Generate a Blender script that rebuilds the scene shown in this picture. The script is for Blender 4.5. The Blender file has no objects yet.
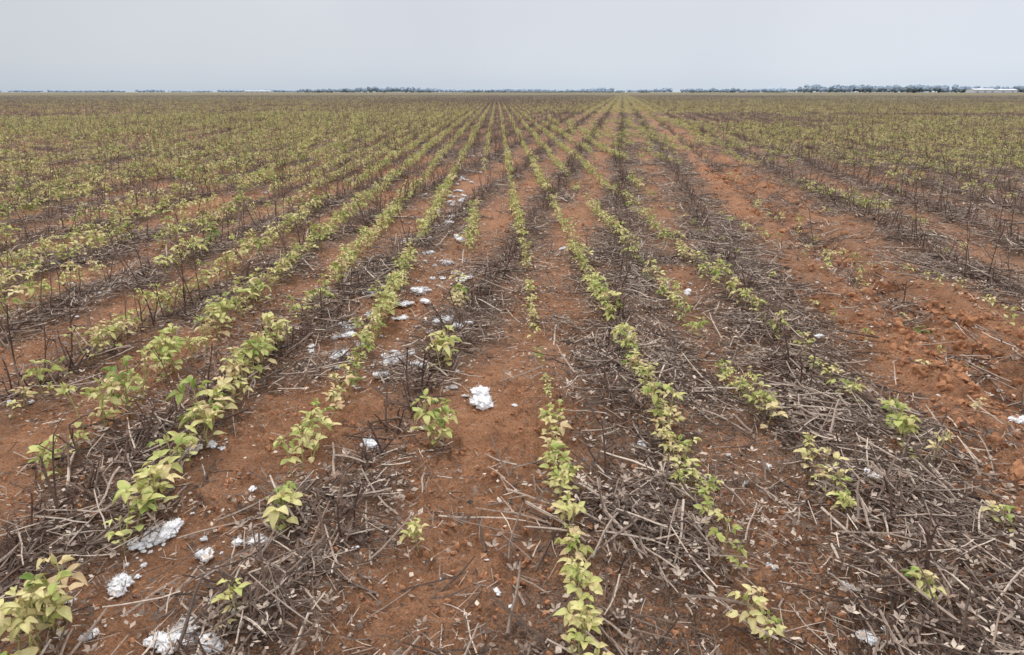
import bpy, math, random
import numpy as np
from mathutils import Vector, Matrix
from mathutils import noise as mn
import bmesh

random.seed(11)
rng = np.random.default_rng(7)
scene = bpy.context.scene
scene.view_settings.view_transform = 'Standard'
scene.view_settings.look = 'None'
scene.view_settings.exposure = 0

H = 1.316
A_S = math.radians(-1.18)    # heading of the soybean rows
A_C = math.radians(8.6)      # heading of the old cotton rows
S_SP, S_OFF = 0.45, -0.245
C_SP, C_OFF = 0.88, 0.04

# ------------------------------------------------------------ numpy noise
def _hash(ix, iy, s):
    n = (ix.astype(np.int64)*374761393 + iy.astype(np.int64)*668265263 + s*974634777) & 0xffffffff
    n = ((n ^ (n >> 13))*1274126177) & 0xffffffff
    n = ((n ^ (n >> 15))*2246822519) & 0xffffffff
    return ((n ^ (n >> 16)) & 0xffff)/65535.0
def vn(x, y, s=0):
    x = np.asarray(x, float); y = np.asarray(y, float)
    ix = np.floor(x); iy = np.floor(y)
    fx = x-ix; fy = y-iy
    fx = fx*fx*(3-2*fx); fy = fy*fy*(3-2*fy)
    a = _hash(ix, iy, s); b = _hash(ix+1, iy, s); c = _hash(ix, iy+1, s); d = _hash(ix+1, iy+1, s)
    return (a+(b-a)*fx)*(1-fy)+(c+(d-c)*fx)*fy
def sst(a, b, x):
    t = np.clip((x-a)/(b-a), 0, 1)
    return t*t*(3-2*t)
def to_rows(x, y, a):
    return x*math.cos(a)-y*math.sin(a), x*math.sin(a)+y*math.cos(a)
def from_rows(o, t, a):
    return o*math.cos(a)+t*math.sin(a), -o*math.sin(a)+t*math.cos(a)

def cotton_band(x, y, wide=False):
    o, t = to_rows(x, y, A_C)
    o = o + 0.10*(vn(t*0.9, o*0.3, 5)-0.5)
    w = 0.17
    if wide:
        o = o + 0.18*(vn(x*3.3, y*3.3, 15)-0.5)
        w = 0.15+0.15*sst(-.45, .1, o)
        o = o-0.07*sst(-.45, .1, o)
    ph = (o-C_OFF)/C_SP
    dd = np.abs(ph-np.round(ph))*C_SP
    return np.exp(-(dd/w)**2)
def furrow(x, y):
    o, t = to_rows(x, y, A_C)
    c = 1.80+0.07*(vn(t*0.7, t*0+3, 8)-0.5)*2
    return o-c
def height(x, y):
    x = np.asarray(x, float); y = np.asarray(y, float)
    r = np.sqrt(x*x+y*y)
    near = 1-sst(25, 70, r)
    h = 0.030*(cotton_band(x, y)-0.4)
    h = h+0.05*(vn(x*0.7, y*0.7, 1)-0.5)
    h = h+0.040*(vn(x*2.3+9, y*2.3, 2)-0.5)
    h = h+0.030*(vn(x*6.1, y*6.1+4, 3)-0.5)*near
    cl = vn(x*3.1+40, y*3.1, 21)
    rough = 0.6+1.3*sst(0.35, 0.75, cl)
    h = h+0.017*(vn(x*17, y*17, 4)-0.5)*near*rough
    h = h+0.014*np.abs(vn(x*31, y*31, 6)-0.5)*2*near*rough
    h = h+0.007*(vn(x*66, y*66, 7)-0.5)*near*rough
    f = furrow(x, y)
    h = h+(-0.12*np.exp(-(f/0.14)**2)+0.065*np.exp(-((f-0.3)/0.12)**2)+0.055*np.exp(-((f+0.3)/0.13)**2))*near
    h = h+0.09*(vn(x*8, y*8, 31)-0.45)*np.exp(-(f/0.5)**2)*near
    return h

# ------------------------------------------------------------ node helpers
def new_mat(name, rough=0.85):
    m = bpy.data.materials.new(name); m.use_nodes = True
    nt = m.node_tree
    b = nt.nodes['Principled BSDF']
    b.inputs['Roughness'].default_value = rough
    b.inputs['Specular IOR Level'].default_value = 0.2
    return m, nt, b
def N(nt, t, **kw):
    n = nt.nodes.new(t)
    for k, v in kw.items(): setattr(n, k, v)
    return n
def ramp(nt, fac, stops, interp='LINEAR'):
    r = N(nt, 'ShaderNodeValToRGB')
    r.color_ramp.interpolation = interp
    el = r.color_ramp.elements
    while len(el) < len(stops): el.new(0.5)
    for e, (p, c) in zip(el, stops):
        e.position = p; e.color = (*c, 1)
    nt.links.new(fac, r.inputs['Fac'])
    return r.outputs['Color']
def noise(nt, vec, scale, detail=4, rough=0.55):
    n = N(nt, 'ShaderNodeTexNoise')
    n.inputs['Scale'].default_value = scale
    n.inputs['Detail'].default_value = detail
    n.inputs['Roughness'].default_value = rough
    if vec is not None: nt.links.new(vec, n.inputs['Vector'])
    return n.outputs['Fac']
def mix(nt, fac, a, b, blend='MIX'):
    m = N(nt, 'ShaderNodeMix', data_type='RGBA', blend_type=blend)
    for sock, v in ((m.inputs[0], fac), (m.inputs[6], a), (m.inputs[7], b)):
        if isinstance(v, (int, float)): sock.default_value = v
        elif isinstance(v, tuple): sock.default_value = (*v, 1)
        else: nt.links.new(v, sock)
    return m.outputs[2]
def math_n(nt, op, a, b=None, clamp=False):
    m = N(nt, 'ShaderNodeMath', operation=op); m.use_clamp = clamp
    for s, v in zip(m.inputs, (a, b)):
        if v is None: continue
        if isinstance(v, (int, float)): s.default_value = v
        else: nt.links.new(v, s)
    return m.outputs[0]
def attr(nt, name):
    a = N(nt, 'ShaderNodeAttribute'); a.attribute_name = name
    return a.outputs['Fac']
def objrand(nt):
    return N(nt, 'ShaderNodeObjectInfo').outputs['Random']
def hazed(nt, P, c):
    # distance haze painted into the base colour: greyer further down the field
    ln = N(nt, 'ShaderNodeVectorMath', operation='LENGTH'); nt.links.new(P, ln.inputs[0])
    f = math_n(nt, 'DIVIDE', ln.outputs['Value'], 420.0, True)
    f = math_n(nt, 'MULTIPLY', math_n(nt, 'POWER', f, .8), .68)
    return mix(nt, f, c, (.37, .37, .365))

# ------------------------------------------------------------ materials
def soil_material():
    m, nt, b = new_mat('red_soil', 0.95)
    geo = N(nt, 'ShaderNodeNewGeometry'); P = geo.outputs['Position']
    c = ramp(nt, noise(nt, P, 8, 6, 0.7), [(0.28, (0.235, 0.105, 0.052)), (0.46, (0.355, 0.170, 0.086)), (0.6, (0.425, 0.212, 0.112)), (0.72, (0.53, 0.31, 0.18))])
    c = mix(nt, math_n(nt, 'MULTIPLY', ramp(nt, noise(nt, P, 1.1, 3), [(0.35, (0, 0, 0)), (0.65, (1, 1, 1))]), 0.45), c, (0.26, 0.122, 0.065))
    g = ramp(nt, noise(nt, P, 130, 3, 0.7), [(0.34, (0.40, 0.38, 0.37)), (0.5, (1, 1, 1)), (0.72, (1.35, 1.3, 1.25))])
    c = mix(nt, 0.85, c, g, 'MULTIPLY')
    # crumbled leaf litter tint, its darks also painting shaded gaps under the residue
    lf = ramp(nt, noise(nt, P, 38, 5, 0.75), [(0.36, (0, 0, 0)), (0.51, (1, 1, 1))])
    lit = math_n(nt, 'MULTIPLY', attr(nt, 'litter'), lf)
    lcol = ramp(nt, noise(nt, P, 160, 2, 0.6), [(0.35, (0.04, 0.028, 0.022)), (0.52, (0.13, 0.09, 0.068)), (0.72, (0.38, 0.29, 0.23))])
    c = mix(nt, math_n(nt, 'MULTIPLY', lit, 0.9), c, lcol)
    fv = ramp(nt, noise(nt, P, 0.05, 5, 0.7), [(0.35, (0.135, 0.10, 0.07)), (0.5, (0.165, 0.137, 0.08)), (0.66, (0.195, 0.185, 0.095))])  # far vegetation colour, darkened to include the shade among the plants
    c = mix(nt, attr(nt, 'veg'), c, fv)
    c = mix(nt, attr(nt, 'haze'), c, (0.22, 0.27, 0.32))  # bluish distance haze painted into the far ground colour
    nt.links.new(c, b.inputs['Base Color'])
    bp = N(nt, 'ShaderNodeBump'); bp.inputs['Strength'].default_value = 1.0; bp.inputs['Distance'].default_value = 0.016
    nt.links.new(noise(nt, P, 60, 6, 0.78), bp.inputs['Height']); nt.links.new(bp.outputs[0], b.inputs['Normal'])
    return m

def clod_material():
    m, nt, b = new_mat('soil_clod', 0.95)
    tc = N(nt, 'ShaderNodeNewGeometry').outputs['Position']
    c = ramp(nt, noise(nt, tc, 60, 5, 0.7), [(0.3, (0.26, 0.118, 0.06)), (0.55, (0.39, 0.19, 0.10)), (0.75, (0.49, 0.28, 0.165))])
    c = mix(nt, math_n(nt, 'MULTIPLY', objrand(nt), 0.35), c, (0.25, 0.118, 0.065))
    nt.links.new(c, b.inputs['Base Color'])
    return m

def stick_material(name, stops):
    m, nt, b = new_mat(name, 0.8)
    r = math_n(nt, 'FRACT', math_n(nt, 'ADD', attr(nt, 'rnd'), objrand(nt)))
    c = ramp(nt, r, stops)
    P = N(nt, 'ShaderNodeNewGeometry').outputs['Position']
    v = ramp(nt, noise(nt, P, 90, 3, 0.7), [(0.3, (0.5, 0.48, 0.47)), (0.6, (1.1, 1.1, 1.1))])
    c = mix(nt, 0.8, c, v, 'MULTIPLY')
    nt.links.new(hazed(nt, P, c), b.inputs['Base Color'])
    return m

def leaf_material(name='soybean_leaf'):
    m, nt, b = new_mat(name, 0.55)
    P = N(nt, 'ShaderNodeNewGeometry').outputs['Position']
    r = attr(nt, 'rnd')
    rr = math_n(nt, 'ADD', math_n(nt, 'MULTIPLY', r, 0.55), math_n(nt, 'MULTIPLY', objrand(nt), 0.45))
    c = ramp(nt, rr, [(0.0, (0.12, 0.22, 0.045)), (0.22, (0.28, 0.37, 0.09)), (0.42, (0.49, 0.52, 0.18)), (0.65, (0.66, 0.62, 0.31)), (0.87, (0.66, 0.52, 0.32)), (1.0, (0.48, 0.31, 0.19))])
    nz = noise(nt, P, 45, 3, 0.65)
    c = mix(nt, 0.5, c, ramp(nt, nz, [(0.35, (0.7, 0.76, 0.62)), (0.6, (1.1, 1.06, 1.0))]), 'MULTIPLY')
    e = math_n(nt, 'MULTIPLY', attr(nt, 'edge'), ramp(nt, noise(nt, P, 26, 2), [(0.43, (0, 0, 0)), (0.6, (1, 1, 1))]))
    c = mix(nt, math_n(nt, 'MULTIPLY', e, 0.8), c, (0.56, 0.38, 0.22))
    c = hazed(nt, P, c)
    nt.links.new(c, b.inputs['Base Color'])
    tr = N(nt, 'ShaderNodeBsdfTranslucent'); nt.links.new(c, tr.inputs['Color'])
    mx = N(nt, 'ShaderNodeMixShader'); mx.inputs[0].default_value = 0.22
    out = nt.nodes['Material Output']
    nt.links.new(b.outputs[0], mx.inputs[1]); nt.links.new(tr.outputs[0], mx.inputs[2]); nt.links.new(mx.outputs[0], out.inputs[0])
    return m

def plain_material(name, col, var=0.2, scale=20, rough=0.8):
    m, nt, b = new_mat(name, rough)
    P = N(nt, 'ShaderNodeNewGeometry').outputs['Position']
    c = ramp(nt, noise(nt, P, scale, 4, 0.65), [(0.3, tuple(v*(1-var) for v in col)), (0.7, tuple(min(1, v*(1+var)) for v in col))])
    nt.links.new(c, b.inputs['Base Color'])
    return m

def lint_material():
    m, nt, b = new_mat('cotton_lint', 1.0)
    P = N(nt, 'ShaderNodeNewGeometry').outputs['Position']
    c = ramp(nt, noise(nt, P, 60, 5, 0.7), [(0.28, (0.52, 0.42, 0.36)), (0.38, (0.76, 0.74, 0.73)), (0.55, (0.81, 0.81, 0.83))])
    nt.links.new(c, b.inputs['Base Color'])
    b.inputs['Specular IOR Level'].default_value = 0.05
    bp = N(nt, 'ShaderNodeBump'); bp.inputs['Strength'].default_value = 0.5; bp.inputs['Distance'].default_value = 0.004
    nt.links.new(noise(nt, P, 190, 5, 0.75), bp.inputs['Height']); nt.links.new(bp.outputs[0], b.inputs['Normal'])
    return m

M_SOIL = soil_material(); M_CLOD = clod_material()
M_STICK = stick_material('dry_residue', [(0.0, (0.055, 0.037, 0.029)), (0.28, (0.12, 0.084, 0.066)), (0.55, (0.24, 0.178, 0.142)), (0.8, (0.42, 0.335, 0.275)), (1.0, (0.62, 0.52, 0.43))])
M_STALK = stick_material('dead_cotton_stem', [(0.0, (0.07, 0.043, 0.034)), (0.5, (0.15, 0.095, 0.073)), (1.0, (0.31, 0.215, 0.165))])
M_LEAF = leaf_material()
M_STEM = plain_material('soybean_stem', (0.36, 0.32, 0.14), 0.3, 40)
M_LINT = lint_material()

# ------------------------------------------------------------ mesh builder
class MB:
    def __init__(s): s.v = []; s.f = []; s.r = []; s.e = []; s.m = []
    def add(s, vs, fs, rnd=0.5, edge=None, mat=0):
        k = len(s.v); s.v += [tuple(q) for q in vs]
        s.f += [tuple(i+k for i in f) for f in fs]
        s.r += [rnd]*len(vs); s.e += (edge if edge else [0.0]*len(vs)); s.m += [mat]*len(fs)
    def tube(s, pts, rad, sides=4, rnd=0.5, mat=0, cap=True):
        vs = []; fs = []; n = len(pts)
        for i, p in enumerate(pts):
            d = (pts[min(i+1, n-1)]-pts[max(i-1, 0)])
            d = d.normalized() if d.length > 1e-9 else Vector((0, 0, 1))
            u = d.cross(Vector((0.31, 0.17, 0.93)));
            if u.length < 0.05: u = d.cross(Vector((1, 0, 0)))
            u.normalize(); w = d.cross(u)
            for k in range(sides):
                a = 2*math.pi*k/sides
                vs.append(p+(u*math.cos(a)+w*math.sin(a))*rad[i])
        for i in range(n-1):
            for k in range(sides):
                fs.append((i*sides+k, i*sides+(k+1) % sides, (i+1)*sides+(k+1) % sides, (i+1)*sides+k))
        if cap:
            fs.append(tuple(range((n-1)*sides, n*sides)))
            fs.append(tuple(reversed(range(sides))))
        s.add(vs, fs, rnd, None, mat)
    def mesh(s, name, mats, smooth=False):
        me = bpy.data.meshes.new(name); me.from_pydata(s.v, [], s.f)
        for m in mats: me.materials.append(m)
        me.polygons.foreach_set('material_index', s.m)
        if smooth: me.polygons.foreach_set('use_smooth', [True]*len(s.f))
        a = me.attributes.new('rnd', 'FLOAT', 'POINT'); a.data.foreach_set('value', s.r)
        a = me.attributes.new('edge', 'FLOAT', 'POINT'); a.data.foreach_set('value', s.e)
        me.update()
        return me

def U(a, b): return random.uniform(a, b)
def rvec():
    return Vector((U(-1, 1), U(-1, 1), U(-1, 1)))

# ---- soybean leaflets
def leaflet(mb, base, direc, up, L, W, rnd, ns=6, nc=2, fold=0.25, droop=0.3):
    d = direc.normalized(); side = d.cross(up)
    if side.length < 1e-3: side = d.cross(Vector((1, 0, 0)))
    side.normalize(); nrm = side.cross(d).normalized()
    vs = []; fs = []; ed = []
    cols = 2*nc+1
    wav = U(0, 6.28)
    for i in range(ns+1):
        s = i/ns
        w = W*0.5*(math.sin(math.pi*min(1, max(0.0, s**0.72)))**0.75 if 0 < s < 1 else 0.02)
        cpos = base + d*(L*s*(1-0.12*droop*s)) - nrm*(droop*L*s*s*0.55)
        for j in range(-nc, nc+1):
            q = j/nc
            z = abs(q)*w*fold + 0.06*W*math.sin(wav+s*9+q*2.2)*abs(q)
            vs.append(cpos + side*(q*w*math.cos(fold*0.7)) + nrm*z)
            ed.append(max(abs(q)**2, s**4))
    for i in range(ns):
        for j in range(2*nc):
            a = i*cols+j
            fs.append((a, a+1, a+cols+1, a+cols))
    mb.add(vs, fs, rnd, ed, 0)

def soy_plant(mb, origin, hgt, scale=1.0, lod=0):
    ns, nc = ((6, 2) if lod == 0 else (2, 1))
    lean = Vector((U(-0.2, 0.2), U(-0.2, 0.2), 1))
    n = 4
    pts = [origin + Vector((lean.x*hgt*(i/n), lean.y*hgt*(i/n), hgt*i/n)) + Vector((U(-.004, .004), U(-.004, .004), 0))*(i > 0) for i in range(n+1)]
    mb.tube(pts, [0.0026-0.0012*i/n for i in range(n+1)], 5 if lod == 0 else 3, 0.4, 1)
    def at(t):
        k = min(n-1, int(t*n)); f = t*n-k
        return pts[k].lerp(pts[k+1], f)
    age = U(0.15, 0.85)
    a0 = U(0, 6.28)
    for k in range(2):   # first simple leaves
        a = a0+math.pi*k+U(-.3, .3)
        if random.random() < 0.3: continue
        dr = Vector((math.cos(a), math.sin(a), U(-0.15, 0.5)))
        p = at(0.42); q = p+dr*0.018
        if lod == 0: mb.tube([p, q], [.001, .0008], 3, .4, 1, False)
        leaflet(mb, q, dr, Vector((0, 0, 1)), U(.028, .04)*scale, U(.022, .030)*scale, min(1, age+U(.1, .5)), ns, nc, U(.05, .4), U(0, .7))
    nl = random.randint(3, 6)
    for k in range(nl):
        t = 0.5+0.5*(k+0.5)/nl
        a = a0+1.57+k*2.4+U(-.5, .5)
        el = U(0.7, 1.3)+0.2*(t-0.5)
        pl = U(.018, .046)*scale*(1.15-0.5*(t-0.5))
        dr = Vector((math.cos(a)*math.cos(el), math.sin(a)*math.cos(el), math.sin(el)))
        p = at(t); q = p+dr*pl
        mb.tube([p, p+dr*pl*.5+Vector((0, 0, -.002)), q], [.0011, .0009, .0008], 3, .5, 1, False)
        sz = scale*(1.0-0.45*max(0, t-0.55)/0.45)*U(.7, 1.15)
        rn = min(1, max(0, age+U(-.35, .35)-0.1*(t-.6)))
        out = Vector((math.cos(a), math.sin(a), U(-.35, .7)))
        leaflet(mb, q+out*.006, out, Vector((0, 0, 1)), .042*sz, .025*sz, rn, ns, nc, U(.1, 1.0), U(.1, .9))
        for sg in (-1, 1):
            b = a+sg*U(.8, 1.5)
            o2 = Vector((math.cos(b), math.sin(b), U(-.35, .7)))
            leaflet(mb, q, o2, Vector((0, 0, 1)), .037*sz, .023*sz, min(1, max(0, rn+U(-.15, .15))), ns, nc, U(.1, 1.0), U(.1, .9))
    for k in range(3):   # unfolding tip
        a = U(0, 6.28); o2 = Vector((math.cos(a)*.5, math.sin(a)*.5, 1))
        leaflet(mb, pts[-1], o2, Vector((math.sin(a), math.cos(a), 0.3)), .024*scale, .011*scale, U(.3, .6), max(2, ns-3), 1, .6, .2)

def collection_of(name, meshes):
    col = bpy.data.collections.new(name)
    for i, me in enumerate(meshes):
        o = bpy.data.objects.new('%s_%02d' % (name, i), me)
        col.objects.link(o)
    return col

def instancer(name, col, P, R, S, I):
    n = len(P)
    me = bpy.data.meshes.new(name); me.vertices.add(n)
    me.vertices.foreach_set('co', np.ascontiguousarray(P, dtype=np.float32).ravel())
    a = me.attributes.new('rot', 'FLOAT_VECTOR', 'POINT'); a.data.foreach_set('vector', np.ascontiguousarray(R, dtype=np.float32).ravel())
    a = me.attributes.new('scl', 'FLOAT_VECTOR', 'POINT'); a.data.foreach_set('vector', np.ascontiguousarray(S, dtype=np.float32).ravel())
    a = me.attributes.new('idx', 'INT', 'POINT'); a.data.foreach_set('value', np.ascontiguousarray(I, dtype=np.int32))
    ob = bpy.data.objects.new(name, me); scene.collection.objects.link(ob)
    ng = bpy.data.node_groups.new(name+'_scatter', 'GeometryNodeTree')
    ng.interface.new_socket('Geometry', in_out='INPUT', socket_type='NodeSocketGeometry')
    ng.interface.new_socket('Geometry', in_out='OUTPUT', socket_type='NodeSocketGeometry')
    nd = ng.nodes; L = ng.links
    gi = nd.new('NodeGroupInput'); go = nd.new('NodeGroupOutput')
    iop = nd.new('GeometryNodeInstanceOnPoints')
    ci = nd.new('GeometryNodeCollectionInfo'); ci.inputs['Collection'].default_value = col
    ci.inputs['Separate Children'].default_value = True; ci.inputs['Reset Children'].default_value = True
    def na(nm, ty):
        q = nd.new('GeometryNodeInputNamedAttribute'); q.data_type = ty; q.inputs['Name'].default_value = nm
        return [o for o in q.outputs if o.enabled and o.name == 'Attribute'][0]
    e2r = nd.new('FunctionNodeEulerToRotation')
    L.new(na('rot', 'FLOAT_VECTOR'), e2r.inputs[0])
    L.new(e2r.outputs[0], iop.inputs['Rotation'])
    L.new(na('scl', 'FLOAT_VECTOR'), iop.inputs['Scale'])
    L.new(na('idx', 'INT'), iop.inputs['Instance Index'])
    iop.inputs['Pick Instance'].default_value = True
    L.new(gi.outputs[0], iop.inputs['Points']); L.new(ci.outputs[0], iop.inputs['Instance'])
    L.new(iop.outputs[0], go.inputs[0])
    md = ob.modifiers.new('scatter', 'NODES'); md.node_group = ng
    print(name, n)
    return ob

# ------------------------------------------------------------ ground sheet
def axis(lo_step, half, grow, far):
    xs = list(np.arange(0, half, lo_step)); x = xs[-1]
    while x < far:
        x += lo_step+grow*(x-half if x > half else 0); xs.append(x)
    return np.array(xs)
xp = axis(0.012, 2.9, 0.04, 9000)
X = np.concatenate([-xp[:0:-1], xp])
yp = axis(0.012, 3.2, 0.025, 9000)+0.9
yb = 0.9-np.cumsum(0.03*1.16**np.arange(50))
yb = yb[yb > -120]
Y = np.concatenate([yb[::-1], yp])
gx, gy = np.meshgrid(X, Y)
gz = height(gx, gy)
nx, ny = len(X), len(Y)
idx = np.arange(nx*ny).reshape(ny, nx)
faces = np.stack([idx[:-1, :-1], idx[:-1, 1:], idx[1:, 1:], idx[1:, :-1]], -1).reshape(-1, 4)
me = bpy.data.meshes.new('ground')
me.vertices.add(nx*ny)
me.vertices.foreach_set('co', np.stack([gx, gy, gz], -1).astype(np.float32).ravel())
nf = len(faces)
me.loops.add(nf*4); me.polygons.add(nf)
me.loops.foreach_set('vertex_index', faces.astype(np.int32).ravel())
me.polygons.foreach_set('loop_start', np.arange(0, nf*4, 4, dtype=np.int32))
me.polygons.foreach_set('use_smooth', np.ones(nf, dtype=bool))
me.update(calc_edges=True)
rr = np.sqrt(gx**2+gy**2)
bare = np.exp(-(furrow(gx, gy)/0.45)**2)
lit = np.clip(0.35+1.1*cotton_band(gx, gy, True)+.35*sst(8, 30, rr), 0, 1)*(1-0.6*bare)*(0.55+0.8*vn(gx*1.1, gy*1.1, 77))
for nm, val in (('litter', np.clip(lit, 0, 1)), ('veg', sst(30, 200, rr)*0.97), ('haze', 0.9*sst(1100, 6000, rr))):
    a = me.attributes.new(nm, 'FLOAT', 'POINT'); a.data.foreach_set('value', val.astype(np.float32).ravel())
me.materials.append(M_SOIL)
ground = bpy.data.objects.new('ground', me); scene.collection.objects.link(ground)

def inside(x, y, m=2.2): return (np.abs(x) < 0.78*y+m) & (y > 0.55)

# ------------------------------------------------------------ soybean plants
vars_near = []
for i in range(20):
    mb = MB(); soy_plant(mb, Vector((0, 0, 0)), U(.075, .15), U(.85, 1.2), 0)
    vars_near.append(mb.mesh('soybean_plant_v%02d' % i, [M_LEAF, M_STEM], True))
col_near = collection_of('soybean_variant', vars_near)
vars_far = []
for i in range(6):
    mb = MB()
    for k in range(10):
        if random.random() < 0.2: continue
        soy_plant(mb, Vector((U(-.03, .03), -0.5+k/10+U(-.05, .05), 0)), U(.08, .16), U(1.1, 1.4), 1)
    vars_far.append(mb.mesh('soybean_row_v%02d' % i, [M_LEAF, M_STEM], False))
col_far = collection_of('soybean_row_variant', vars_far)

# (from distance, to distance, plants per metre, size) for the nearest stretch of each row
NEAR = {
 1: [(0.8, 1.55, 25, 1.0), (1.55, 1.95, 22, .92), (1.95, 2.55, 24, 1.0), (2.6, 3.3, 9, .75), (3.6, 4.6, 13, .85), (5.0, 8.0, 12, 1.0)],
 2: [(1.36, 1.46, 40, 1.1), (1.60, 1.70, 20, .75), (1.84, 2.7, 25, 1.0), (2.7, 3.45, 23, .95), (3.75, 5.9, 20, 1.0), (6.2, 8, 11, 1.0)],
 3: [(1.42, 1.52, 22, .95), (1.84, 2.2, 22, 1.05), (2.5, 3.1, 21, .95), (3.6, 5.0, 12, .95), (5.2, 8, 15, 1.0)],
 4: [(1.78, 1.86, 20, .8), (2.15, 2.5, 20, 1.05), (2.65, 3.9, 9, .9), (3.9, 8.0, 12, 1.0)],
 5: [(2.4, 8, 2.5, .75)],
 6: [(3.0, 8, 3.5, .85)], 7: [(3.0, 8, 5, .9)],
 0: [(1.74, 1.80, 34, 1.0), (2.34, 2.48, 38, 1.3), (3.02, 3.2, 26, 1.2), (4.0, 4.7, 15, 1.0), (5.6, 8.0, 13, 1.05)],
 -1: [(1.40, 1.52, 24, .9), (1.82, 1.96, 28, 1.1), (2.1, 2.5, 17, 1.1), (2.6, 3.2, 11, 1.05), (3.3, 5.4, 23, 1.15), (6.0, 8, 16, 1.1)],
 -2: [(1.25, 1.52, 36, 1.35), (1.74, 2.3, 21, 1.35), (2.3, 3.5, 21, 1.35), (3.7, 4.8, 8, 1.0), (4.8, 8, 19, 1.15)],
 -3: [(2.15, 2.35, 20, 1.15), (2.45, 4.4, 20, 1.3), (4.6, 8, 17, 1.15)],
 -4: [(2.5, 3.1, 11, 1.15), (3.2, 8, 17, 1.2)],
}
P = []; S = []
def add_plants(k, t0, t1, dens, size):
    n = max(2, int((t1-t0)*dens+random.random()))
    for j in range(n):
        t = t0+(t1-t0)*(j+U(0.05, 0.95))/n
        o = S_OFF+S_SP*k+random.gauss(0, 0.013)
        x, y = from_rows(o, t, A_S)
        P.append((x, y)); S.append(size*(U(.8, 1.18) if random.random() > .2 else U(.5, .75)))
for k, iv in NEAR.items():
    for a in iv: add_plants(k, *a)
def row_density(k, t, o):
    base = np.where(k <= -1, 0.78, np.where(k == 0, 0.6, np.where(k <= 4, 0.68, np.where(o < 7, 0.34, 0.5))))
    pat = vn(t*0.22, k*5.3, 61)*0.5+vn(t*0.9, k*3.7+9, 62)*0.5
    big = vn(o*0.09+5, t*0.05, 63)
    return np.clip((base+0.7*(big-0.5)-pat)*5+0.5, 0, 1)
D1, D2 = 45.0, 330.0
for k in np.arange(-90, 90):
    t0 = 8.0 if -4 <= k <= 7 else 1.2
    t = np.arange(t0, D1, 0.07); t = t+rng.uniform(-.03, .03, len(t))
    o = S_OFF+S_SP*k+rng.normal(0, .015, len(t))
    x, y = from_rows(o, t, A_S)
    r = np.sqrt(x*x+y*y)
    d = row_density(np.full(len(t), k), t, o)*np.where(r > 20, .75, 1)
    keep = inside(x, y) & (rng.random(len(t)) < d) & (r < D1)
    sz = (0.75+0.5*vn(t*0.5, k*2.2+3, 64))*rng.uniform(.7, 1.2, len(t))*(1.17 if k < 0 else 1.0)*np.where(r > 20, 1.14, 1)
    for a, b_, c_ in zip(x[keep], y[keep], sz[keep]): P.append((a, b_)); S.append(c_)
P = np.array(P); S = np.array(S)
z = height(P[:, 0], P[:, 1])-0.004
n = len(P)
instancer('soybean_plants', col_near, np.column_stack([P, z]),
          np.column_stack([rng.normal(0, .1, n), rng.normal(0, .1, n), rng.uniform(0, 6.28, n)]),
          np.column_stack([S, S, S*rng.uniform(.9, 1.25, n)]), rng.integers(0, 20, n))
PX = []; PY = []; SC = []
for k in range(-640, 640):
    o0 = S_OFF+S_SP*k
    t = np.arange(max(D1-1, 1), D2, 1.0)
    t = t+rng.uniform(-.2, .2, len(t))
    x, y = from_rows(np.full(len(t), o0), t, A_S)
    r = np.sqrt(x*x+y*y)
    big = vn(x*0.03, y*0.02, 66)
    d = np.clip(np.where(o0 < 0, .60, .52)+1.2*(big-0.5)-0.6*(vn(t*.15, k*3.1+0*t, 67)-.5), 0.05, .98)
    keep = inside(x, y, 4) & (rng.random(len(t)) < d) & (r > D1) & (r < D2) & (rng.random(len(t)) < np.clip(120/r, 0, 1))
    PX.append(x[keep]); PY.append(y[keep]); SC.append(rng.uniform(.88, 1.3, keep.sum()))
PX = np.concatenate(PX); PY = np.concatenate(PY); SC = np.concatenate(SC); n = len(PX)
instancer('soybean_rows', col_far, np.column_stack([PX, PY, height(PX, PY)-.005]),
          np.column_stack([np.zeros(n), np.zeros(n), -A_S+rng.integers(0, 2, n)*math.pi]),
          np.column_stack([SC, SC, SC]), rng.integers(0, 6, n))

# ------------------------------------------------------------ dead cotton stalks
def crooked(p, d, L, n, wob):
    pts = [p.copy()]; d = d.normalized()
    for i in range(n):
        d = (d+rvec()*wob).normalized(); pts.append(pts[-1]+d*(L/n))
    return pts
def bur(mb, p, rnd):
    for k in range(4):
        a = k*1.57+U(-.3, .3); d = Vector((math.cos(a), math.sin(a), U(.2, .9))).normalized()
        s = d.cross(Vector((0, 0, 1))).normalized()*0.006
        mb.add([p, p+d*.012+s, p+d*.024, p+d*.012-s], [(0, 1, 2, 3)], rnd)
def stalk(mb, p, hgt, lean=0.15, sides=5, branches=None, rad=.0045):
    rn = U(0, 1)
    d = Vector((U(-lean, lean), U(-lean, lean), 1))
    pts = crooked(p-Vector((0, 0, .02)), d, hgt+.02, 5, .10)
    mb.tube(pts, [rad*(1-.1*i) for i in range(6)], sides, rn, 0)
    nb = random.randint(2, 6) if branches is None else branches
    for _ in range(nb):
        i = random.randint(2, 5); a = U(0, 6.28)
        bd = Vector((math.cos(a), math.sin(a), U(.5, 1.5)))
        bp = crooked(pts[i], bd, U(.03, .10)*min(1.3, hgt/.25), 3, .2)
        mb.tube(bp, [rad*.55, rad*.46, rad*.38, rad*.28], 3 if sides < 5 else 4, rn+U(-.1, .1), 0)
        if random.random() < .4: bur(mb, bp[-1], rn)
sv = []
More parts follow.
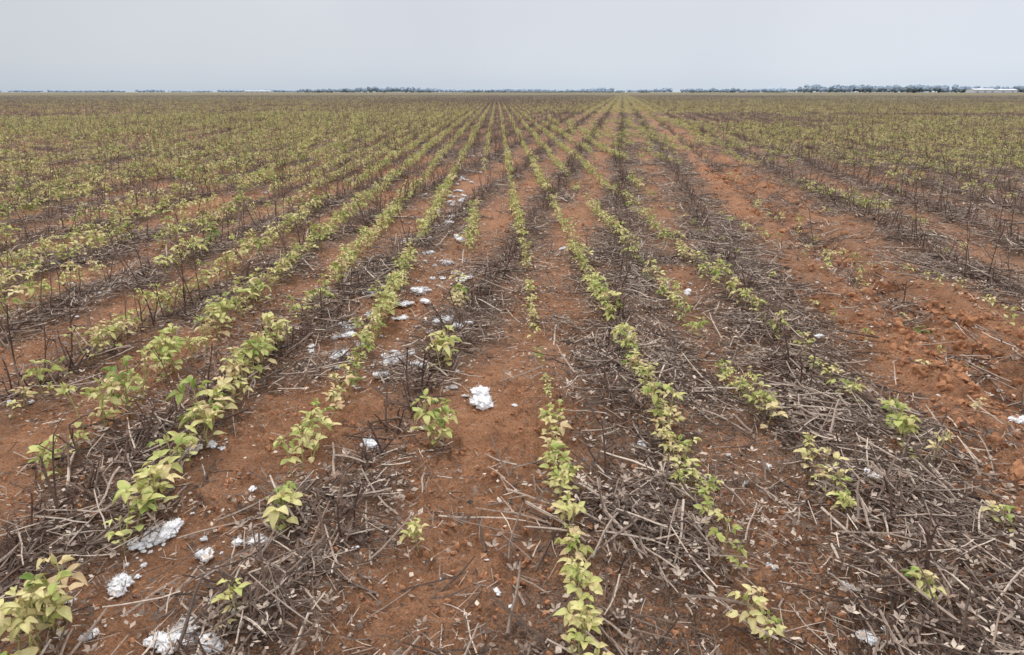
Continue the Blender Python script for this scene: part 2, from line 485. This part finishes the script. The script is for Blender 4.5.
for i in range(16):      # 0-7 short broken, 8-15 tall
    mb = MB()
    if i < 8:
        stalk(mb, Vector((0, 0, 0)), U(.09, .20), .3, 5, random.randint(0, 3), U(.004, .006))
        for _ in range(random.randint(1, 3)):
            stalk(mb, Vector((U(-.05, .05), U(-.05, .05), 0)), U(.05, .13), .8, 5, random.randint(0, 1), U(.003, .005))
        for _ in range(3):   # leaning, fallen pieces
            a = random.gauss(0, .6); L = U(.1, .25)
            pts = crooked(Vector((U(-.06, .06), U(-.1, .02), U(.0, .02))), Vector((math.sin(a), math.cos(a), U(.02, .4))), L, 3, .12)
            mb.tube(pts, [.0038, .0035, .003, .0022], 4, U(0, 1))
    else:
        stalk(mb, Vector((0, 0, 0)), U(.24, .45), .16, 5, random.randint(2, 6), U(.0038, .005))
        if random.random() < .5: stalk(mb, Vector((U(-.05, .05), U(-.05, .05), 0)), U(.1, .25), .4, 5, 2)
    sv.append(mb.mesh('cotton_stalk_v%02d' % i, [M_STALK]))
col_st = collection_of('cotton_stalk_variant', sv)
PX = []; PY = []; SC = []; IX = []
for k in range(-330, 330):
    o0 = C_OFF+C_SP*k
    tmax = 300
    t = np.arange(0.6, tmax, 0.055 if abs(k) < 12 else (.08 if abs(k) < 40 else .12)); t = t+rng.uniform(-.04, .04, len(t))
    o = o0+rng.normal(0, .03, len(t))+0.10*(vn(t*.9, t*0+k, 5)-.5)
    x, y = from_rows(o, t, A_C); r = np.sqrt(x*x+y*y)
    dens = np.clip(1.4-1.15*vn(t*.5, t*0+k*7.7, 71), .12, 1)
    if k in (0, -1): dens = np.clip(dens*1.4, 0, 1)*np.where(r < 1.8, .4, np.where(r < 2.6, .6, 1))
    if k == 1: dens = dens*np.where(t < 3.0, .35, .75)
    if k == 2: dens = dens*np.where(t < 12, .2, .6)
    if k >= 3: dens = np.clip(dens*1.5, 0, 1)
    if k <= -3: dens = np.clip(dens*1.15, 0, 1)
    dens = dens*np.where(r > 12, .75, 1)*np.where(r > 40, .62, 1)*np.clip(100/r, 0, 1)
    if abs(k) < 12: dens = dens*np.where(r > 30, .62, 1)
    keep = inside(x, y) & (rng.random(len(t)) < dens) & (r < tmax)
    m = keep.sum()
    if m == 0: continue
    x = x[keep]; y = y[keep]
    tallp = np.clip(0.05+0.66*sst(1.4, 2.8, -o0+0*x)+0.45*sst(2.2, 3.2, o0+0*x), 0, .9)*(0.3+.9*vn(x*.25, y*.18, 72))
    tall = rng.random(m) < tallp
    if k == 0: tall = rng.random(m) < 0.08
    PX.append(x); PY.append(y); SC.append(rng.uniform(.7, 1.15, m)); IX.append(np.where(tall, rng.integers(8, 16, m), rng.integers(0, 8, m)))
PX = np.concatenate(PX); PY = np.concatenate(PY); SC = np.concatenate(SC); IX = np.concatenate(IX); n = len(PX)
fat = 1+np.clip(np.sqrt(PX**2+PY**2)-18, 0, 140)/75
instancer('cotton_stalks', col_st, np.column_stack([PX, PY, height(PX, PY)]),
          np.column_stack([rng.normal(0, .14, n), rng.normal(0, .14, n), -A_C+rng.normal(0, .7, n)+rng.integers(0, 2, n)*math.pi]),
          np.column_stack([SC*fat, SC*fat, SC]), IX)

# ------------------------------------------------------------ residue litter
def residue(kind):
    mb = MB()
    if kind == 'coarse':
        for _ in range(12):
            a = random.gauss(0, .9); L = U(.05, .24)
            p = Vector((U(-.16, .16), U(-.16, .16), U(.003, .03)))
            d = Vector((math.sin(a), math.cos(a), U(-.1, .16)))
            pts = crooked(p-d*L*.5, d, L, 4, .15)
            for q in pts: q.z = max(.002, q.z)
            r = U(.0015, .0046)
            mb.tube(pts, [r, r*.95, r*.9, r*.8, r*.65], 4, U(0, 1))
            if random.random() < .5:
                b = crooked(pts[2], Vector((U(-1, 1), U(-1, 1), U(0, .4))), U(.03, .09), 2, .2)
                mb.tube(b, [r*.5, r*.45, r*.35], 3, U(0, 1))
        for _ in range(6): bur(mb, Vector((U(-.16, .16), U(-.16, .16), U(.003, .014))), U(0, 1))
    for _ in range(24 if kind == 'coarse' else 30):
        a = U(0, 6.28); L = U(.012, .08)
        p = Vector((U(-.2, .2), U(-.2, .2), U(.001, .014)))
        d = Vector((math.sin(a), math.cos(a), U(-.12, .18)))
        pts = crooked(p-d*L*.5, d, L, 2, .14)
        r = U(.0006, .0018); mb.tube(pts, [r, r, r*.7], 3, U(0, 1), 0, False)
    for _ in range(36):       # leaf crumbs / bark flakes
        p = Vector((U(-.2, .2), U(-.2, .2), U(.001, .014))); a = U(0, 6.28)
        s = U(.003, .014); u = Vector((math.cos(a), math.sin(a), U(-.4, .4)))*s; w = Vector((-math.sin(a), math.cos(a), U(-.5, .5)))*s*U(.3, .8)
        mb.add([p-u, p-w*.9, p+u*.8, p+w], [(0, 1, 2, 3)], U(0, .7))
    return mb
rv = [residue('coarse').mesh('residue_v%02d' % i, [M_STICK]) for i in range(9)]
rv += [residue('fine').mesh('residue_v%02d' % (i+9), [M_STICK]) for i in range(6)]
col_rs = collection_of('residue_variant', rv)
def scatter(dens, rmax, rmin=0):
    nn = int(dens*(2*(0.78*rmax+2.2))*rmax)
    x = rng.uniform(-(0.78*rmax+2.2), 0.78*rmax+2.2, nn); y = rng.uniform(.5, rmax, nn)
    r = np.sqrt(x*x+y*y)
    k = inside(x, y) & (r < rmax) & (r >= rmin)
    return x[k], y[k]
xs = []; ys = []; ix = []; bs = []
for dn, r1, r0 in ((76, 8, 0), (36, 20, 8), (12, 55, 20)):
    x, y = scatter(dn, r1, r0)
    band = cotton_band(x, y, True); br = np.exp(-(furrow(x, y)/.45)**2)
    pr = (0.18+0.95*band*(.35+1.0*vn(x*1.3, y*1.3, 81))+.34*sst(.42, .8, vn(x*.9, y*.9, 82)))*(1-.65*br)
    k = rng.random(len(x)) < pr
    x = x[k]; y = y[k]; xs.append(x); ys.append(y); bs.append(band[k])
    ix.append(np.where(rng.random(len(x)) < .15+.6*band[k], rng.integers(0, 9, len(x)), rng.integers(9, 15, len(x))))
xs = np.concatenate(xs); ys = np.concatenate(ys); ix = np.concatenate(ix); bs = np.concatenate(bs); n = len(xs)
sc = rng.uniform(.75, 1.2, n)
e = .06
sx = (height(xs+e, ys)-height(xs-e, ys))/(2*e); sy = (height(xs, ys+e)-height(xs, ys-e))/(2*e)
zz = np.maximum(height(xs, ys), (height(xs+e, ys)+height(xs-e, ys)+height(xs, ys+e)+height(xs, ys-e))/4)
instancer('crop_residue', col_rs, np.column_stack([xs, ys, zz+.002+rng.uniform(0, .006, n)+bs**2*rng.uniform(0, .024, n)]),
          np.column_stack([np.arctan(sy)*.7+rng.normal(0, .07, n), -np.arctan(sx)*.7+rng.normal(0, .07, n), rng.uniform(-.7, .7, n)-A_C+rng.integers(0, 2, n)*math.pi]),
          np.column_stack([sc, sc, sc]), ix)

# ------------------------------------------------------------ soil clods
def blob_mesh(name, sub, disp, mat, seed, flat=1.0):
    bm = bmesh.new(); bmesh.ops.create_icosphere(bm, subdivisions=sub, radius=1)
    for v in bm.verts:
        q = v.co+Vector((seed*7.1, seed*3.3, 0))
        k = 1+disp*(mn.noise(q*1.3)+.6*mn.noise(q*3.1)+.4*mn.noise(q*6.5))
        v.co *= k; v.co.z *= flat
    me = bpy.data.meshes.new(name); bm.to_mesh(me); bm.free()
    me.materials.append(mat)
    return me
col_cl = collection_of('clod_variant', [blob_mesh('clod_v%02d' % i, 2, .6, M_CLOD, i, .75) for i in range(7)])
x, y = scatter(950, 5.0); x2, y2 = scatter(130, 14, 5.0)
x = np.concatenate([x, x2]); y = np.concatenate([y, y2])
fr = np.exp(-(furrow(x, y)/.55)**2)
k = rng.random(len(x)) < np.clip(.25+.8*sst(.4, .75, vn(x*3.1+40, y*3.1, 21))+.7*fr, 0, 1)
x = x[k]; y = y[k]; fr = fr[k]; n = len(x)
s = .0025+.010*rng.random(n)**4+fr*.034*rng.random(n)**7
s = np.where(np.sqrt(x*x+y*y) > 5, s*1.4+.002, s)
instancer('soil_clods', col_cl, np.column_stack([x, y, height(x, y)+s*.2]),
          rng.uniform(0, 6.28, (n, 3)), np.column_stack([s, s*rng.uniform(.7, 1.2, n), s*rng.uniform(.7, 1, n)]), rng.integers(0, 7, n))

# ------------------------------------------------------------ cotton lint
def lint(i):
    mb = MB()
    nb = random.randint(6, 9)
    cs = []
    for b in range(nb):
        c = Vector((random.gauss(0, .38), random.gauss(0, .26), U(.02, .14))); r = U(.20, .42); cs.append((c, r))
        bm = bmesh.new(); bmesh.ops.create_icosphere(bm, subdivisions=4, radius=1)
        vs = []
        for v in bm.verts:
            q = v.co*1.3+Vector((i*9.1+b*3.7, b*5.1, i))
            k = 1+.65*mn.noise(q)+.38*mn.noise(q*2.6)+.22*mn.noise(q*6)+.15*mn.noise(q*14)
            vs.append(c+Vector((v.co.x, v.co.y, v.co.z*.5))*r*k)
        fs = [tuple(vv.index for vv in f.verts) for f in bm.faces]
        mb.add(vs, fs, .5); bm.free()
    for _ in range(280):
        c, r = random.choice(cs); d = rvec().normalized(); d.z = abs(d.z)*.5
        p = c+d*r*.75
        pts = crooked(p, d+rvec()*.9, U(.12, .45), 4, .6)
        mb.tube(pts, [.014, .012, .010, .007, .003], 3, .5, 0, False)
    return mb.mesh('lint_v%02d' % i, [M_LINT], True)
col_li = collection_of('lint_variant', [lint(i) for i in range(8)])
# (x, y, width) on the ground in metres
T = [(-.14, 2.74, .14), (-.44, 3.12, .10), (-.542, 2.34, .07), (-.62, 3.07, .08), (-1.115, 1.615, .09), (-.94, 1.78, .075), (-.81, 1.81, .075),
     (-1.07, 1.84, .10), (-1.15, 1.79, .055), (-.87, 1.41, .09), (-.76, 1.38, .075), (-1.08, 1.42, .045), (-.90, 3.38, .12), (-.94, 3.64, .10),
     (-.98, 3.85, .09), (-.6, 3.36, .09), (-.54, 3.40, .06), (-.41, 3.88, .14), (-.64, 4.62, .12), (-.52, 5.41, .12), (-.48, 6.26, .14), (-.7, 4.1, .08), (-.35, 4.9, .10),
     (1.27, 2.11, .06), (1.23, 2.17, .03), (1.5, 2.02, .05), (.895, 1.39, .05), (.93, 1.57, .035), (.5, 2.38, .045), (1.7, 3.59, .06), (2.11, 2.6, .08),
     (.96, 2.27, .035), (.83, 2.35, .025), (-1.21, 2.33, .08), (-1.15, 2.36, .05), (-.35, 2.52, .035), (1.45, 3.0, .04), (1.2, 4.6, .06), (.45, 6.0, .06), (-.25, 3.75, .06), (-.33, 3.35, .05)]
T = [[a, b, c] for a, b, c in T]
nbig = len(T)
for _ in range(120):
    o = random.gauss(-.55, .2); t = 3.3+14*random.random()**1.4
    x_, y_ = from_rows(o, t, A_S); T.append([x_, y_, U(.025, .10)])
for _ in range(330):
    y_ = 1.5+22*random.random()**1.2; x_ = U(-1, 1)*(.75*y_+.6)
    T.append([x_, y_, U(.006, .026) if (x_ > -.2*y_ or y_ < 2.5) else U(.01, .05)])
for tx, ty, tw in list(T[:nbig]):      # torn-off wisps around the big tufts
    for _ in range(4): T.append([tx+random.gauss(0, tw*.9), ty+random.gauss(0, tw*.7), tw*U(.08, .35)])
T = np.array(T); n = len(T); s = T[:, 2]*.62
hz = height(T[:, 0], T[:, 1])
for dx, dy in ((1, 0), (-1, 0), (0, 1), (0, -1)):
    hz = np.maximum(hz, height(T[:, 0]+dx*s*.5, T[:, 1]+dy*s*.5)-.004)
instancer('cotton_lint_tufts', col_li, np.column_stack([T[:, 0], T[:, 1], hz+s*.10+.003+.010*cotton_band(T[:, 0], T[:, 1], True)]),
          np.column_stack([rng.normal(0, .13, n), rng.normal(0, .13, n), rng.uniform(0, 6.28, n)]),
          np.column_stack([s, s*rng.uniform(.75, 1.1, n), s*rng.uniform(.8, 1.15, n)]), rng.integers(0, 8, n))

# ------------------------------------------------------------ distant trees
def trees(name, segs, col):
    mb = MB()
    for (x0, x1, D, h0, h1) in segs:
        x = x0
        while x < x1:
            h = U(h0, h1)*(0.75+.5*(mn.noise(Vector((x*.006, D, 0)))+.5)); w = h*U(.6, 1.0)
            if mn.noise(Vector((x*.011, D*2, 3))) < -.2: x += w; continue
            for _ in range(3):
                c = Vector((x+U(-.4, .4)*w, D+U(-30, 30), h*U(.4, .75)))
                bm = bmesh.new(); bmesh.ops.create_icosphere(bm, subdivisions=2, radius=1)
                vs = [c+Vector((v.co.x*w*.45, v.co.y*w*.45, v.co.z*h*.36))*(1+.5*mn.noise(v.co*2+c)) for v in bm.verts]
                mb.add(vs, [tuple(q.index for q in f.verts) for f in bm.faces], U(0, 1)); bm.free()
            b = Vector((x, D, -.5)); mb.tube([b, b+Vector((0, 0, h*.5))], [h*.03, h*.02], 5, .3)
            x += w*U(.3, .9)
    me = mb.mesh(name, [plain_material(name+'_haze', col, .08, .1)])  # air haze is mixed into the trees' base colour
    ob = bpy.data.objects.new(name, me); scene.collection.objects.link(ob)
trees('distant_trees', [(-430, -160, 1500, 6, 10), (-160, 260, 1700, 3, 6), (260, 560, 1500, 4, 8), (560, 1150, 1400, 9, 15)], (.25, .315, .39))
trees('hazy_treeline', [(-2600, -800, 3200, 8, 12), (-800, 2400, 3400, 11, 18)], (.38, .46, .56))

M_WALL = plain_material('white_wall', (.55, .58, .62), .06, .3, .6)
M_ROOF = plain_material('metal_roof', (.60, .63, .67), .06, .3, .5)
M_DOOR = plain_material('dark_door', (.32, .37, .42), .1, .5, .6)
def warehouse(x, y, L, W, h):
    e = bpy.data.objects.new('white_warehouse', None); scene.collection.objects.link(e); e.location = (x, y, 0)
    def part(nm, vs, fs, mat):
        me = bpy.data.meshes.new(nm); me.from_pydata(vs, [], fs); me.materials.append(mat)
        o = bpy.data.objects.new(nm, me); scene.collection.objects.link(o); o.parent = e
    a, b, r = L/2, W/2, h*1.3
    part('walls', [(-a, -b, -.2), (a, -b, -.2), (a, b, -.2), (-a, b, -.2), (-a, -b, h), (a, -b, h), (a, b, h), (-a, b, h), (-a, 0, r), (a, 0, r)],
         [(0, 1, 5, 4), (2, 3, 7, 6), (1, 2, 6, 9, 5), (3, 0, 4, 8, 7)], M_WALL)
    q = .6
    part('roof', [(-a-q, -b-q, h+.02), (a+q, -b-q, h+.02), (a+q, 0, r+.3), (-a-q, 0, r+.3), (a+q, b+q, h+.02), (-a-q, b+q, h+.02)], [(0, 1, 2, 3), (3, 2, 4, 5)], M_ROOF)
    nD = max(2, int(L/12)); vs = []; fs = []
    for i in range(nD):
        cx = -a+(i+.5)*L/nD; k = len(vs)
        vs += [(cx-2, -b-.05, 0), (cx+2, -b-.05, 0), (cx+2, -b-.05, h*.65), (cx-2, -b-.05, h*.65)]; fs.append((k, k+1, k+2, k+3))
    part('doors', vs, fs, M_DOOR)
warehouse(-590, 1700, 60, 25, 3.4)
warehouse(855, 1330, 40, 25, 5.5)
warehouse(905, 1340, 34, 20, 5)

# ------------------------------------------------------------ sky & light
EL, AZ = math.radians(58), math.radians(-35)
w = bpy.data.worlds.new('World'); scene.world = w; w.use_nodes = True
nt = w.node_tree; nt.nodes.clear()
out = N(nt, 'ShaderNodeOutputWorld'); bg = N(nt, 'ShaderNodeBackground')
sky = N(nt, 'ShaderNodeTexSky', sky_type='NISHITA'); sky.sun_disc = False
sky.sun_elevation = EL; sky.sun_rotation = AZ; sky.dust_density = 4; sky.air_density = 1
hs = N(nt, 'ShaderNodeHueSaturation'); hs.inputs['Saturation'].default_value = .35; hs.inputs['Value'].default_value = 1
nt.links.new(sky.outputs[0], hs.inputs['Color'])
tc = N(nt, 'ShaderNodeTexCoord'); sep = N(nt, 'ShaderNodeSeparateXYZ'); nt.links.new(tc.outputs['Generated'], sep.inputs[0])
cz = math_n(nt, 'ADD', sep.outputs[2], math_n(nt, 'MULTIPLY', math_n(nt, 'SUBTRACT', noise(nt, tc.outputs['Generated'], 2.2, 3), .5), .05))
# overcast dome brightening to the zenith
oc = ramp(nt, cz, [(0.0, (.66, .74, .83)), (.03, (.725, .775, .845)), (.12, (.71, .745, .82)), (.4, (.87, .88, .91)), (1.0, (1, 1, 1))])
cl = ramp(nt, noise(nt, tc.outputs['Generated'], 3.0, 4, .5), [(.3, (.95, .95, .96)), (.7, (1.04, 1.035, 1.03))])
oc = mix(nt, 1.0, oc, cl, 'MULTIPLY')
az = math_n(nt, 'ADD', 1.0, math_n(nt, 'MULTIPLY', sep.outputs[0], .2))
vm = N(nt, 'ShaderNodeVectorMath', operation='SCALE'); nt.links.new(oc, vm.inputs[0]); nt.links.new(math_n(nt, 'MULTIPLY', az, 20.0), vm.inputs[3])
zb = ramp(nt, sep.outputs[2], [(0.1, (.5, .5, .5)), (.8, (.98, .98, .98))])
vm2 = N(nt, 'ShaderNodeVectorMath', operation='MULTIPLY'); nt.links.new(vm.outputs[0], vm2.inputs[0]); nt.links.new(zb, vm2.inputs[1])
c = mix(nt, .12, vm2.outputs[0], hs.outputs[0])
nt.links.new(c, bg.inputs['Color']); bg.inputs['Strength'].default_value = .1
nt.links.new(bg.outputs[0], out.inputs[0])

sl = bpy.data.lights.new('sun', 'SUN'); sl.energy = 1.5; sl.angle = math.radians(12); sl.color = (1, .96, .9)
so = bpy.data.objects.new('sun', sl); scene.collection.objects.link(so)
dirv = Vector((math.sin(AZ)*math.cos(EL), math.cos(AZ)*math.cos(EL), math.sin(EL)))
so.rotation_euler = dirv.to_track_quat('Z', 'Y').to_euler()

cam = bpy.data.cameras.new('camera'); co = bpy.data.objects.new('camera', cam); scene.collection.objects.link(co)
cam.sensor_width = 36; cam.lens = 690/1024*36; cam.clip_start = .05; cam.clip_end = 20000
co.location = (0, 0, H); co.rotation_euler = (math.radians(90-18.84), 0, 0)
scene.camera = co
